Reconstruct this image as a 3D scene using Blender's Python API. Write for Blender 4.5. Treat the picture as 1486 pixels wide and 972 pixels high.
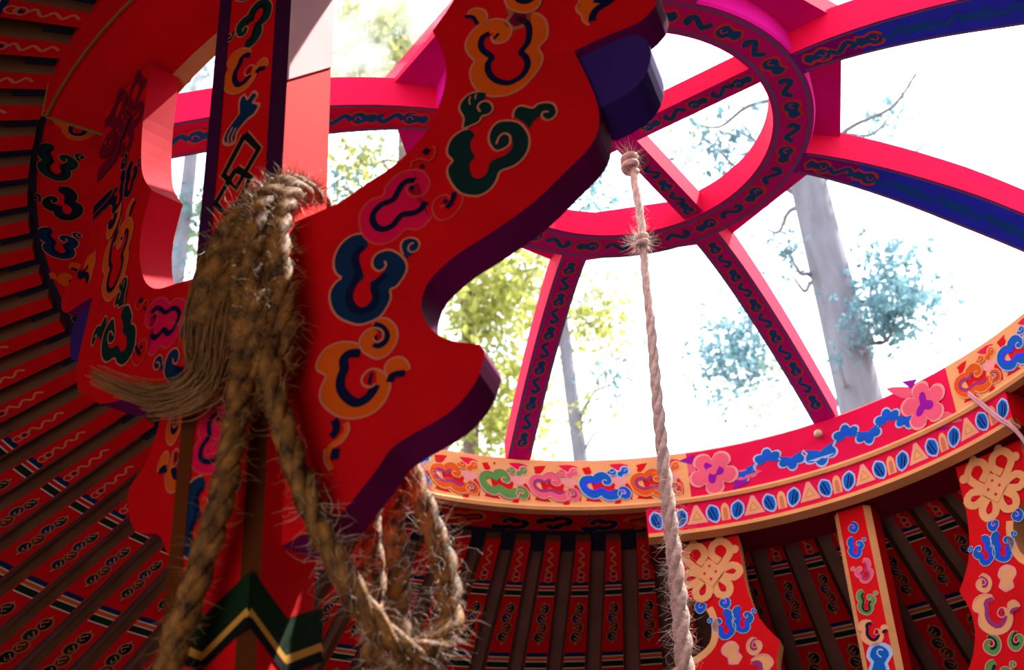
import bpy, math, random
from math import sin, cos, pi, radians as rad, sqrt, atan2, hypot
from mathutils import Vector, Matrix
for o in list(bpy.data.objects): bpy.data.objects.remove(o)
S = bpy.context.scene
COL = S.collection
random.seed(7)

# ------------------------------------------------------------------ camera
HC = 1.5                       # eye height above the floor
CAM = Vector((-0.252, -2.3365, HC))
F_PX = 2163.8
CR = Vector((0.9984043, 0.03199244, -0.0465332))
CU = Vector((0.05646994, -0.56563522, 0.82271984))
CF = Vector((0.0, 0.82403476, 0.56653925))
cam = bpy.data.cameras.new('camera'); cam.sensor_width = 36; cam.lens = 36 * F_PX / 1486
cam.clip_start = 0.02; cam.clip_end = 500
cam.dof.use_dof = True; cam.dof.focus_distance = 2.6; cam.dof.aperture_fstop = 8
camo = bpy.data.objects.new('camera', cam); COL.objects.link(camo)
camo.matrix_world = Matrix(((CR.x, CU.x, -CF.x, CAM.x), (CR.y, CU.y, -CF.y, CAM.y), (CR.z, CU.z, -CF.z, CAM.z), (0, 0, 0, 1)))
S.camera = camo
# ------------------------------------------------------------------ world, sun, daylight, exposure
W = bpy.data.worlds.new('sky'); S.world = W; W.use_nodes = True
nt = W.node_tree; bg = nt.nodes['Background']
tc = nt.nodes.new('ShaderNodeTexCoord'); sp = nt.nodes.new('ShaderNodeSeparateXYZ'); rp = nt.nodes.new('ShaderNodeValToRGB')
nt.links.new(tc.outputs['Generated'], sp.inputs[0]); nt.links.new(sp.outputs['Z'], rp.inputs[0]); nt.links.new(rp.outputs[0], bg.inputs[0])
rp.color_ramp.elements[0].color = (0.95, 0.97, 1.0, 1); rp.color_ramp.elements[0].position = 0.0
rp.color_ramp.elements[1].color = (0.86, 0.92, 1.0, 1); rp.color_ramp.elements[1].position = 1.0
bg.inputs[1].default_value = 3.3
SUN_AZ = 24.0; SUN_EL = 60.0
sl = bpy.data.lights.new('sun', 'SUN'); sl.energy = 16.0; sl.angle = rad(0.8); sl.color = (1.0, 0.93, 0.82)
so = bpy.data.objects.new('sun', sl); COL.objects.link(so)
so.rotation_euler = (Vector((cos(rad(SUN_AZ)) * cos(rad(SUN_EL)), sin(rad(SUN_AZ)) * cos(rad(SUN_EL)), sin(rad(SUN_EL))))).to_track_quat('Z', 'Y').to_euler()
dl = bpy.data.lights.new('doorway_daylight', 'AREA'); dl.shape = 'RECTANGLE'; dl.size = 1.5; dl.size_y = 1.9; dl.energy = 52; dl.color = (1.0, 0.97, 0.94)
do = bpy.data.objects.new('doorway_daylight', dl); COL.objects.link(do); do.location = (-1.1, -4.35, 1.05)
do.rotation_euler = Vector((-0.22, -1, -0.25)).to_track_quat('Z', 'Y').to_euler()
S.view_settings.view_transform = 'Standard'; S.view_settings.look = 'None'; S.view_settings.gamma = 1.0
S.view_settings.use_curve_mapping = False; S.view_settings.exposure = 0.0

# ------------------------------------------------------------------ materials
MATS = {}
def mat(name, col, rough=0.5, spec=0.4, var=0.12, scale=30.0, bump=0.0, stretch=None, col2=None):
    if name in MATS: return MATS[name]
    m = bpy.data.materials.new(name); m.use_nodes = True; MATS[name] = m
    n = m.node_tree.nodes; l = m.node_tree.links; b = n['Principled BSDF']
    b.inputs['Roughness'].default_value = rough; b.inputs['Specular IOR Level'].default_value = spec
    t = n.new('ShaderNodeTexCoord'); mp = n.new('ShaderNodeMapping'); l.new(t.outputs['Object'], mp.inputs[0])
    if stretch: mp.inputs['Scale'].default_value = stretch
    no = n.new('ShaderNodeTexNoise'); no.inputs['Scale'].default_value = scale; no.inputs['Detail'].default_value = 4; l.new(mp.outputs[0], no.inputs['Vector'])
    r = n.new('ShaderNodeValToRGB'); l.new(no.outputs['Fac'], r.inputs[0])
    c2 = col2 if col2 else tuple(c * (1 - 2 * var) for c in col)
    r.color_ramp.elements[0].position = 0.3; r.color_ramp.elements[0].color = (*c2, 1)
    r.color_ramp.elements[1].position = 0.7; r.color_ramp.elements[1].color = (*col, 1)
    l.new(r.outputs[0], b.inputs['Base Color'])
    if bump:
        bp = n.new('ShaderNodeBump'); bp.inputs['Strength'].default_value = bump; bp.inputs['Distance'].default_value = 0.003
        l.new(no.outputs['Fac'], bp.inputs['Height']); l.new(bp.outputs[0], b.inputs['Normal'])
    return m
PAL = {  # painted colours
 'red': (0.60, 0.002, 0.006), 'crimson': (0.68, 0.003, 0.06), 'magenta': (0.60, 0.004, 0.30), 'purple': (0.26, 0.003, 0.30), 'violet': (0.02, 0.05, 0.92), 'hubblue': (0.008, 0.085, 0.32), 'edge': (0.55, 0.002, 0.02), 'spur': (0.04, 0.015, 0.16), 'sky_sheen': (0.72, 0.46, 0.50), 'plum': (0.04, 0.004, 0.035), 'edge_shade': (0.15, 0.003, 0.08),
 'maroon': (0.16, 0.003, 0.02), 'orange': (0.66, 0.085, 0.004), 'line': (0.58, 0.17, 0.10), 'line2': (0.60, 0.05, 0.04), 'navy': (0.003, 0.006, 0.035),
 'blue': (0.003, 0.022, 0.075), 'brightblue': (0.004, 0.10, 0.46), 'skyline': (0.35, 0.50, 0.75), 'green': (0.003, 0.022, 0.022), 'leafgreen': (0.10, 0.26, 0.06),
 'peach': (0.74, 0.36, 0.14), 'pink': (0.72, 0.10, 0.17), 'palepink': (0.74, 0.30, 0.28), 'gold': (0.62, 0.30, 0.05), 'slate': (0.17, 0.10, 0.30), 'brown': (0.10, 0.022, 0.004),
 'black': (0.006, 0.007, 0.008), 'white': (0.62, 0.52, 0.42), 'mauve': (0.30, 0.03, 0.16), 'darkgreen': (0.006, 0.022, 0.008), 'dimline': (0.36, 0.10, 0.05)}
def paint(k): return mat('paint_' + k, PAL[k], rough=0.75, spec=0.08, var=0.07, scale=14.0, bump=0.0)

# ------------------------------------------------------------------ mesh helpers
def vec(*a): return Vector(a)
class MB:
    def __init__(s): s.v = []; s.f = []; s.m = []; s.mats = []
    def slot(s, m):
        if m not in s.mats: s.mats.append(m)
        return s.mats.index(m)
    def add(s, vs, fs, m):
        k = s.slot(m); b = len(s.v); s.v += [tuple(v) for v in vs]
        for f in fs: s.f.append([b + i for i in f]); s.m.append(k)
    def hexa(s, p, m):          # 8 corners: bottom 4 then top 4
        s.add(p, [(0, 3, 2, 1), (4, 5, 6, 7), (0, 1, 5, 4), (1, 2, 6, 5), (2, 3, 7, 6), (3, 0, 4, 7)], m)
    def box(s, c, d, m, M=None):
        p = [Vector((c[0] + a * d[0] / 2, c[1] + b * d[1] / 2, c[2] + e * d[2] / 2)) for e in (-1, 1) for a, b in ((-1, -1), (1, -1), (1, 1), (-1, 1))]
        if M: p = [M @ q for q in p]
        s.hexa(p, m)
    def tube(s, path, r, m, n=8, cap=True):
        fr = frames(path); N = len(path); vs = []
        for i, (p, t, a, b) in enumerate(fr):
            rr = r(i / (N - 1)) if callable(r) else r
            vs += [p + (a * cos(2 * pi * k / n) + b * sin(2 * pi * k / n)) * rr for k in range(n)]
        fs = [(i * n + k, i * n + (k + 1) % n, (i + 1) * n + (k + 1) % n, (i + 1) * n + k) for i in range(N - 1) for k in range(n)]
        if cap: fs += [tuple(reversed(range(n))), tuple(range((N - 1) * n, N * n))]
        s.add(vs, fs, m)
    def sweep(s, sections, m, mlist=None, caps=True, closed=False):   # sections: list of equal-length loops
        n = len(sections[0]); b = len(s.v); N = len(sections)
        for q in sections: s.v += [tuple(x) for x in q]
        for i in range(N if closed else N - 1):
            j = (i + 1) % N
            for k in range(n):
                s.f.append([b + i * n + k, b + i * n + (k + 1) % n, b + j * n + (k + 1) % n, b + j * n + k])
                s.m.append(s.slot(mlist[k] if mlist else m))
        if caps and not closed:
            s.f.append([b + k for k in reversed(range(n))]); s.m.append(s.slot(m))
            s.f.append([b + (N - 1) * n + k for k in range(n)]); s.m.append(s.slot(m))
    def build(s, name, parent=None, smooth=False, **props):
        me = bpy.data.meshes.new(name); me.from_pydata(s.v, [], s.f)
        for q in s.mats: me.materials.append(q)
        me.polygons.foreach_set('material_index', s.m)
        if smooth: me.polygons.foreach_set('use_smooth', [True] * len(s.f))
        me.update()
        return link(name, me, parent, **props)
def link(name, me, parent=None, **props):
    o = bpy.data.objects.new(name, me); COL.objects.link(o)
    if parent is not None:
        o.parent = parent; o.matrix_parent_inverse = Matrix(); 
    for k, q in props.items(): o[k] = q
    return o
def empty(name, label, cat, loc=(0, 0, 0), rz=0.0, group=None):
    o = bpy.data.objects.new(name, None); COL.objects.link(o); o.location = loc; o.rotation_euler = (0, 0, rz); o.empty_display_size = 0.1
    o['label'] = label; o['category'] = cat
    if group: o['group'] = group
    return o
def frames(path):
    path = [Vector(p) for p in path]; out = []; a = None
    for i, p in enumerate(path):
        t = (path[min(i + 1, len(path) - 1)] - path[max(i - 1, 0)]).normalized()
        if a is None:
            a = t.cross(Vector((0, 0, 1)) if abs(t.z) < 0.9 else Vector((1, 0, 0))).normalized()
        else:
            a = (a - t * a.dot(t)).normalized()
        out.append((p, t, a, t.cross(a)))
    return out
def smooth_path(pts, n=4):
    pts = [Vector(p) for p in pts]; o = []
    for i in range(len(pts) - 1):
        p0, p1, p2, p3 = pts[max(i - 1, 0)], pts[i], pts[i + 1], pts[min(i + 2, len(pts) - 1)]
        for k in range(n):
            t = k / n
            o.append(0.5 * ((2 * p1) + (p2 - p0) * t + (2 * p0 - 5 * p1 + 4 * p2 - p3) * t * t + (3 * p1 - p0 - 3 * p2 + p3) * t ** 3))
    o.append(pts[-1]); return o
def ray(px, py):
    return CF + CR * ((px - 743) / F_PX) + CU * ((486 - py) / F_PX)
def at_y(px, py, y):          # where the sight line meets the vertical plane at world y
    d = ray(px, py); return CAM + d * ((y - CAM.y) / d.y)
def at_d(px, py, dist):       # at a horizontal distance from the eye
    d = ray(px, py); return CAM + d * (dist / hypot(d.x, d.y))

# ------------------------------------------------------------------ painted ornament (thin coats of paint on a surface)
def decal(name, elems, fmap, parent, d0=0.0008, dl=0.00035, recol=None, **props):
    mb = MB(); recol = recol or {}
    for i, (k, c, w, pts) in enumerate(elems):
        c = recol.get(c, c)
        if c is None: continue
        d = d0 + dl * i; m = paint(c)
        q = [Vector((x, y)) for x, y in pts]
        if k == 'F':
            mb.add([fmap(x, y, d) for x, y in q], [tuple(range(len(q)))], m)
        else:
            n = len(q); vs = []
            for j in range(n):
                t = q[min(j + 1, n - 1)] - q[max(j - 1, 0)]
                t = t.normalized() if t.length > 1e-9 else Vector((1, 0))
                nn = Vector((-t.y, t.x)) * (w / 2)
                for e in (q[j] - nn, q[j] + nn): vs.append(fmap(e.x, e.y, d))
            mb.add(vs, [(2 * j, 2 * j + 1, 2 * j + 3, 2 * j + 2) for j in range(n - 1)], m)
    return mb.build(name, parent, **props)
def spline2(pts, n=3):
    return [(v.x, v.y) for v in smooth_path([(x, y, 0) for x, y in pts], n)]
def place(elems, cx, cy, s, rot=0.0, flip=False):   # unit motif -> surface coordinates
    co, si = cos(rot), sin(rot); out = []
    for k, c, w, pts in elems:
        q = []
        for x, y in pts:
            if flip: x = -x
            q.append((cx + s * (x * co - y * si), cy + s * (x * si + y * co)))
        out.append((k, c, w * s, q))
    return out
BR=[
 ('b','F','orange',0.0,[305,-564,307,-574,315,-579,325,-577,331,-565,329,-552,321,-541,308,-535,295,-536,282,-544,273,-558,272,-573,277,-587,282,-596,277,-607,276,-620,280,-637,289,-652,303,-662,321,-666,338,-662,352,-650,364,-634,367,-619,363,-605,373,-594,376,-582,375,-564,367,-550,358,-543,350,-541,336,-545,345,-550,352,-561,353,-574,350,-591,341,-603,346,-613,348,-627,341,-641,328,-647,318,-645,306,-635,299,-620,299,-606,304,-598,294,-583,291,-571,294,-560,303,-557,309,-558]),
 ('b','L','navy',0.0083,[336,-545,345,-550,352,-561,353,-574,350,-591,341,-603,346,-613,348,-627,341,-641,328,-647,318,-645,306,-635,299,-620,299,-606,304,-598,294,-583,291,-571,294,-560,303,-557]),
 ('b','L','line',0.0027,[305,-564,307,-574,315,-579,325,-577,331,-565,329,-552,321,-541,308,-535,295,-536,282,-544,273,-558,272,-573,277,-587,282,-596,277,-607,276,-620,280,-637,289,-652,303,-662,321,-666,338,-662,352,-650,364,-634,367,-619,363,-605,373,-594,376,-582,375,-564,367,-550,358,-543,350,-541]),
 ('b','L','navy',0.0094,[310,-564,313,-567]),
 ('b','L','line',0.0021,[305,-564,307,-573,314,-577]),
 ('b','F','orange',0.0,[276,-516,281,-509,290,-510,299,-518,302,-530,298,-536,291,-536,286,-527]),
 ('b','L','line',0.0025,[276,-516,281,-509,290,-510,299,-518,302,-530,299,-535]),
 ('b','L','navy',0.0052,[273,-518,283,-523,288,-536]),
 ('b','F','orange',0.0,[327,-493,326,-514,332,-529,346,-541,360,-544,370,-535,373,-511]),
 ('b','L','line',0.0025,[327,-493,326,-514,332,-529,346,-541,360,-544,370,-535,373,-511]),
 ('b','L','navy',0.0145,[343,-505,346,-516,355,-522,362,-517,362,-509]),
 ('a','F','orange',0.0,[413,-556,419,-553,417,-541,425,-531,451,-542,441,-563,430,-573,427,-590,420,-582,419,-572,415,-566]),
 ('a','L','line',0.0023,[418,-531,418,-548,413,-556,415,-566,419,-572,420,-582,427,-592]),
 ('a','L','navy',0.0094,[431,-587,433,-576,440,-568,451,-564,461,-557,465,-547]),
 ('a','L','navy',0.0062,[436,-554,446,-559,456,-555]),
 ('c','F','green',0.0,[320,-742,313,-747,304,-747,298,-739,295,-726,298,-713,307,-704,320,-706,332,-713,340,-726,344,-741,342,-757,334,-770,322,-777,307,-779,302,-791,293,-802,281,-806,270,-803,258,-795,248,-778,243,-760,245,-750,250,-744,244,-733,244,-722,250,-709,261,-702,271,-702,278,-713,273,-722,273,-734,277,-746,271,-755,271,-766,275,-777,284,-780,291,-774,294,-763,301,-758,314,-756,322,-748,324,-736]),
 ('c','F','green',0.0,[304,-737,298,-739,295,-726,298,-713,307,-704,320,-706,332,-713,325,-742,317,-724,308,-726]),
 ('c','L','line',0.0027,[304,-737,308,-727,315,-724,321,-731,320,-742,313,-747,304,-747,298,-739,295,-726,298,-713,307,-704,320,-706,332,-713,340,-726,344,-741,342,-757,334,-770,322,-777,307,-779,302,-791,293,-802,281,-806,270,-803,258,-795,248,-778,243,-760,245,-750,250,-744,244,-733,244,-722,250,-709,261,-702,271,-702]),
 ('c','F','green',0.0,[326,-701,328,-694,335,-690,343,-693,351,-698,357,-694,367,-695,375,-702,378,-712,374,-720,367,-721,363,-715,356,-714,349,-719,345,-727,338,-715]),
 ('c','L','line',0.0025,[326,-705,328,-694,335,-689,343,-693,351,-698,357,-694,367,-695,376,-701,379,-713,375,-721,367,-723,361,-716,362,-709,369,-710]),
 ('c','F','green',0.0,[264,-699,263,-679,261,-665,265,-655,274,-649,286,-650,295,-656,292,-665,301,-674,302,-685,294,-690,288,-690,285,-697,274,-700]),
 ('c','L','line',0.0025,[264,-699,266,-684,261,-669,264,-657,274,-649,285,-649]),
 ('c','L','line',0.0025,[264,-701,274,-700,285,-697,289,-690,297,-690,303,-683,299,-671,290,-667,284,-673,287,-682]),
 ('c','L','line',0.0017,[275,-667,274,-660,276,-654]),
 ('c','L','line',0.0017,[282,-661,282,-656,284,-653]),
 ('d','F','crimson',0.0,[206,-761,199,-762,193,-766,194,-774,202,-782,212,-783,219,-776,221,-765,217,-754,210,-745,197,-740,183,-741,173,-748,166,-756,163,-768,149,-769,138,-778,133,-790,134,-805,139,-820,149,-833,162,-839,175,-838,183,-833,191,-826,204,-831,214,-828,223,-818]),
 ('d','L','line2',0.0025,[206,-761,199,-762,193,-766,194,-774,202,-782,212,-783,219,-776,221,-765,217,-754,210,-745,197,-740,183,-741,173,-748,166,-756,163,-768,149,-769,138,-778,133,-790,134,-805,139,-820,149,-833,162,-839,175,-838,183,-833,191,-826,204,-831,214,-828,223,-818]),
 ('d','L','navy',0.0083,[203,-758,192,-756,185,-762,178,-775,173,-779,161,-781,152,-789,150,-800,155,-812,164,-818,175,-816,182,-808,188,-804,200,-806,210,-803,216,-794]),
 ('d','L','navy',0.0062,[197,-770,201,-767]),
 ('d','L','line2',0.0023,[233,-807,241,-809,246,-804,244,-795,237,-792,229,-795,224,-805,227,-820,235,-828,247,-827,257,-817,261,-807,261,-798]),
 ('d','L','navy',0.0062,[251,-792,250,-799,246,-807,241,-812]),
 ('d','L','navy',0.0052,[238,-804,242,-800]),
 ('d','L','navy',0.0083,[215,-723,221,-717]),
 ('d','L','line2',0.0021,[221,-737,228,-732,230,-722,227,-714]),
 ('d','L','navy',0.0062,[210,-741,215,-742]),
 ('d','L','line2',0.0021,[200,-740,201,-732,210,-730,220,-736]),
 ('e','F','blue',0.0,[164,-875,158,-876,152,-870,150,-862,153,-853,162,-849,173,-851,184,-861,191,-873,192,-884,187,-895,179,-904,172,-906,173,-917,168,-929,160,-939,148,-943,135,-943,122,-936,109,-925,101,-910,98,-895,100,-884,106,-876,112,-872,105,-863,102,-848,105,-833,113,-821,125,-815,137,-816,145,-835,137,-840,134,-849,135,-860,139,-874,139,-881,130,-887,126,-898,128,-908,136,-919,144,-918,150,-910,149,-898,147,-888,155,-886,161,-880,166,-877]),
 ('e','L','navy',0.0094,[139,-835,130,-843,129,-854,133,-871,129,-882,123,-894,123,-908,130,-921,141,-925,151,-922,155,-910,152,-896,158,-889,166,-883]),
 ('e','L','line',0.0027,[165,-864,167,-870,164,-875,158,-876,152,-870,150,-862,153,-853,162,-849,173,-851,184,-861,191,-873,192,-884,187,-895,179,-904,172,-906,173,-917,168,-929,160,-939,148,-943,135,-943,122,-936,109,-925,101,-910,98,-895,100,-884,106,-876,112,-872,105,-863,102,-848,105,-833,113,-821,125,-815,137,-816]),
 ('e','F','blue',0.0,[192,-869,187,-859,185,-850,188,-841,197,-841,205,-847,207,-855,203,-862,198,-865]),
 ('e','L','line',0.0023,[188,-862,185,-851,188,-842,197,-841,205,-846,208,-854,205,-861,198,-862,194,-856,197,-850,201,-850]),
 ('f','F','orange',0.0,[148,-945,158,-941,168,-944,178,-956,181,-969,178,-981,171,-991,160,-994,150,-989,140,-980,136,-967,140,-956,148,-952,158,-954,152,-965,152,-971,160,-979,168,-976,169,-965,162,-954,152,-948]),
 ('f','L','navy',0.0094,[152,-948,161,-954,167,-965,165,-973,159,-976,153,-972]),
 ('f','L','navy',0.0062,[153,-966,157,-967]),
 ('f','L','line',0.0025,[151,-965,156,-972,163,-970,164,-963,160,-956,151,-952,141,-956,136,-966,139,-978,148,-988,158,-994,170,-991,178,-981,181,-969,178,-956,168,-944,158,-941]),
 ('g','F','orange',0.0,[137,-970,126,-964,116,-961,106,-961,95,-965,88,-974,85,-983,87,-991,94,-997,97,-1001,93,-1010,90,-1022,93,-1034,101,-1045,112,-1055,125,-1061,140,-1063,154,-1060,164,-1052,170,-1041,172,-1031,169,-1020,162,-1011,154,-1006,156,-1013,156,-1023,155,-1032,149,-1040,142,-1046,133,-1046,124,-1039,116,-1028,112,-1017,113,-1005,116,-997,115,-985,120,-976,132,-977,140,-981]),
 ('g','L','navy',0.0114,[137,-981,124,-978,117,-984,118,-996,114,-1008,115,-1022,123,-1035,133,-1043,144,-1041,151,-1034,155,-1026]),
 ('g','L','navy',0.0135,[147,-1016,151,-1017]),
 ('g','L','line',0.0025,[137,-970,126,-964,116,-961,106,-961,95,-965,88,-974,85,-983,87,-991,94,-997,97,-1001,93,-1010,90,-1022,93,-1034,101,-1045,112,-1055,125,-1061,140,-1063,154,-1060,164,-1052,170,-1041,172,-1031,169,-1020,162,-1011,154,-1006,147,-1006,141,-1011,139,-1018,143,-1025,150,-1028,155,-1025]),
 ('g','F','orange',0.0,[169,-1019,165,-1009,169,-1001,177,-998,186,-1000,192,-1009,194,-1018,186,-1019,176,-1017]),
 ('g','L','line',0.0021,[169,-1019,166,-1010,169,-1002,177,-998,186,-1000,193,-1009,195,-1018]),
 ('g','L','navy',0.0083,[172,-1028,174,-1021,181,-1020,189,-1021]),
 ('h','L','navy',0.0094,[107,-1057,110,-1065,109,-1073,104,-1078]),
 ('h','L','orange',0.0073,[121,-1065,123,-1074,115,-1084,106,-1089,100,-1098,101,-1108,106,-1118]),
 ('h','L','line',0.0021,[123,-1065,125,-1075,118,-1087,107,-1090]),
 ('h','L','line',0.0021,[98,-1092,98,-1106,105,-1118]),
 ('h','L','navy',0.0094,[111,-1094,109,-1107]),
]
# ------------------------------------------------------------------ shared layout
HT = HC + 1.8859                    # top of the crown's big ring
AZ0 = rad(59.4)                     # the line through both posts
CD = Vector((cos(AZ0), sin(AZ0), 0)); TT = Vector((cos(AZ0 - pi / 2), sin(AZ0 - pi / 2), 0))
MOT = {}
for m_, k_, c_, w_, g_ in BR:
    pts_ = [(g_[i] / 1000, g_[i + 1] / 1000) for i in range(0, len(g_), 2)]
    MOT.setdefault(m_, []).append((k_, c_, w_, spline2(pts_, 3) if len(pts_) > 2 else pts_))
def unit(keys):
    el = [e for k in keys for e in MOT[k]]
    xs = [x for e in el for x, y in e[3]]; ys = [y for e in el for x, y in e[3]]
    cx, cy = (min(xs) + max(xs)) / 2, (min(ys) + max(ys)) / 2; s = 1 / (max(ys) - min(ys))
    return [(k, c, w * s, [((x - cx) * s, (y - cy) * s) for x, y in p]) for k, c, w, p in el]
def thin(el): return [(k, c, w, p[::2] + ([p[-1]] if len(p) % 2 == 0 else [])) for k, c, w, p in el]
U = {'cloud': unit(['e']), 'cloud2': unit(['g']), 'curl': unit(['f']), 'green': unit(['c']), 'open': unit(['d'])}
CLOUD = thin(U['cloud']); CURL = thin(U['curl']); CLOUD2 = thin(U['cloud2'])
def circ(cx, cy, r, n=10, ry=None): return [(cx + r * cos(2 * pi * i / n), cy + (ry or r) * sin(2 * pi * i / n)) for i in range(n)]
# small leaf cloud used on spokes and hub
LEAF = [('F', 'line2', 0, spline2([(-.62, 0), (-.4, .36), (-.1, .30), (.1, .46), (.45, .40), (.62, .1), (.5, -.3), (.2, -.42), (-.1, -.28), (-.4, -.38), (-.62, 0)], 2)),
        ('F', 'hubblue', 0, spline2([(-.5, 0), (-.35, .24), (-.05, .18), (.12, .34), (.4, .28), (.5, .06), (.38, -.2), (.18, -.3), (-.1, -.16), (-.35, -.26), (-.5, 0)], 2)),
        ('L', 'line2', .05, spline2([(.1, -.05), (.22, .1), (.36, .06), (.34, -.08)], 2))]
CURLB = [('L', 'line2', .40, spline2([(-.6, -.1), (-.3, .25), (0, .0), (.3, -.25), (.55, .05), (.35, .22)], 3)), ('L', 'hubblue', .26, spline2([(-.6, -.1), (-.3, .25), (0, .0), (.3, -.25), (.55, .05), (.35, .22)], 3))]
def petals(r0, r1, n=40): return [((r0 + r1 * abs(sin(2.5 * a)) ** .6) * cos(a), (r0 + r1 * abs(sin(2.5 * a)) ** .6) * sin(a)) for a in [2 * pi * i / n for i in range(n)]]
SPRIG = [('F', 'line', 0, spline2([(-.10, .10), (-.12, .42), (.0, .52), (.08, .38), (.20, .48), (.32, .32), (.24, .20), (.38, .08), (.28, -.10), (.10, -.16), (-.08, -.30), (-.12, -.52), (-.30, -.50), (-.42, -.34), (-.34, -.12), (-.10, .10)], 3)),
         ('F', 'blue', 0, spline2([(-.07, .09), (-.08, .38), (.0, .46), (.07, .31), (.19, .41), (.27, .31), (.18, .20), (.31, .07), (.24, -.06), (.09, -.11), (-.11, -.28), (-.15, -.46), (-.28, -.45), (-.37, -.32), (-.30, -.13), (-.07, .09)], 3)),
         ('L', 'line', .03, [(-.2, -.14), (-.29, -.3), (-.27, -.46)]), ('L', 'line', .03, [(-.12, -.2), (-.2, -.36), (-.19, -.47)])]
FLOWER = [('F', 'pink', 0, spline2([(-.35, .2), (-.62, .26), (-.98, .52), (-.55, .5), (-.2, .4)], 2)), ('F', 'pink', 0, spline2([(.35, -.2), (.62, -.26), (.98, -.52), (.55, -.5), (.2, -.4)], 2)),
          ('F', 'purple', 0, [(.2, -.62), (.65, -.62), (.35, -.4)]), ('F', 'purple', 0, [(-.2, .62), (-.6, .62), (-.35, .42)]),
          ('F', 'palepink', 0, petals(.34, .24)), ('F', 'pink', 0, petals(.30, .22)),
          ('F', 'purple', 0, [(.17 * (1 + .45 * cos(3 * a + .5)) * cos(a), .22 * (1 + .45 * cos(3 * a + .5)) * sin(a)) for a in [2 * pi * i / 24 for i in range(24)]])]
def fan(k, n=36):
    o = []
    for i in range(n + 1):
        th = rad(-15 + 210 * i / n); r = k * (.62 + .26 * max(0, .5 + .5 * cos(6 * (th - pi / 2))) ** .5); o.append((r * cos(th), -.28 + r * sin(th)))
    return o + [(-.18 * k, -.30), (0, -.12 * k - .1), (.18 * k, -.30)]
TREFOIL = [('F', 'skyline', 0, fan(1.0)), ('F', 'brightblue', 0, fan(.88)), ('F', 'violet', 0, [(x * .55, -.13 + (y + .28) * .5) for x, y in fan(.8)])]
KNOT = []
for s_ in (-1, 1):
    KNOT += [('L', 'peach', .11, spline2([(0, -.1), (s_ * .2, .06), (s_ * .34, .26), (s_ * .25, .42), (s_ * .1, .40), (s_ * .05, .25), (s_ * .16, .12)], 3)),
             ('L', 'peach', .11, spline2([(0, .12), (s_ * .14, -.02), (s_ * .34, .02), (s_ * .44, -.08), (s_ * .34, -.18), (s_ * .14, -.10), (0, .02)], 3)),
             ('L', 'peach', .11, spline2([(s_ * .2, -.02), (s_ * .04, -.2), (s_ * .08, -.4), (s_ * .22, -.42), (s_ * .25, -.28), (s_ * .1, -.12), (-s_ * .1, .05)], 3)),
             ('F', 'peach', 0, circ(s_ * .40, .26, .07)), ('F', 'peach', 0, circ(s_ * .2, .47, .065))]
KNOT += [('F', 'peach', 0, [(0, .18), (.21, -.05), (0, -.28), (-.21, -.05)])] + [('F', 'crimson', 0, circ(x_, y_, .022, 8)) for x_, y_ in ((0, .06), (.085, -.045), (-.085, -.045), (0, -.15), (.16, -.33), (-.16, -.33), (.33, -.08), (-.33, -.08))]

# ------------------------------------------------------------------ setting: ground, floor, wall, ceiling
floor_tint = mat('floor_bounce', (0.27, 0.19, 0.26), rough=0.55, var=0.2, scale=6, stretch=(1, 12, 1), bump=0.1)  # unseen floor, tinted violet to bounce that colour onto the undersides above
mb = MB(); n = 64; RW = 4.2
mb.add([(0, 0, 0)] + [(RW * 1.04 * cos(2 * pi * i / n), RW * 1.04 * sin(2 * pi * i / n), 0) for i in range(n)], [(0, 1 + i, 1 + (i + 1) % n) for i in range(n)], floor_tint)
mb.build('floor', kind='structure')
mb = MB(); gm = mat('forest_ground', (0.20, 0.19, 0.09), rough=0.9, var=0.25, scale=0.6)
mb.add([(-80, -80, -0.12), (80, -80, -0.12), (80, 80, -0.12), (-80, 80, -0.12)], [(0, 1, 2, 3)], gm); mb.build('ground', kind='structure')
def zroof(R): return HT - 0.16 - 0.4 * (R - 1.154)     # underside of the roof poles
wm = mat('wall_felt', (0.42, 0.22, 0.14), rough=0.9, var=0.1, scale=3)
DOOR = (rad(238), rad(262))
mb = MB(); zt = zroof(RW) + 0.07
nw = 96
def arcsec(a, z0, z1): return [vec(RW * cos(a), RW * sin(a), z0), vec((RW + .05) * cos(a), (RW + .05) * sin(a), z0), vec((RW + .05) * cos(a), (RW + .05) * sin(a), z1), vec(RW * cos(a), RW * sin(a), z1)]
a0, a1 = DOOR[1], DOOR[0] + 2 * pi
mb.sweep([arcsec(a0 + (a1 - a0) * i / nw, 0, zt) for i in range(nw + 1)], wm)
mb.sweep([arcsec(DOOR[0] + (DOOR[1] - DOOR[0]) * i / 10, 1.95, zt) for i in range(11)], wm)
mb.build('wall_round', kind='structure')
lin = mat('roof_lining', (0.25, 0.115, 0.085), rough=0.9, var=0.15, scale=9, stretch=(1, 1, 1))
mb = MB(); n = 100
mb.sweep([[vec(R * cos(2 * pi * i / n), R * sin(2 * pi * i / n), zroof(R) + dz) for R, dz in ((1.13, .040), (RW + .06, .040), (RW + .06, .085), (1.13, .085))] for i in range(n)], lin, closed=True)
ceil_ = mb.build('ceiling', kind='structure')

# ------------------------------------------------------------------ roof crown: big ring, hub, cross, spokes
crown = empty('yurt_skylight', 'painted wooden crown wheel with a small hub ring and curved spokes under open sky', 'skylight', (0, 0, HT))
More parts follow.
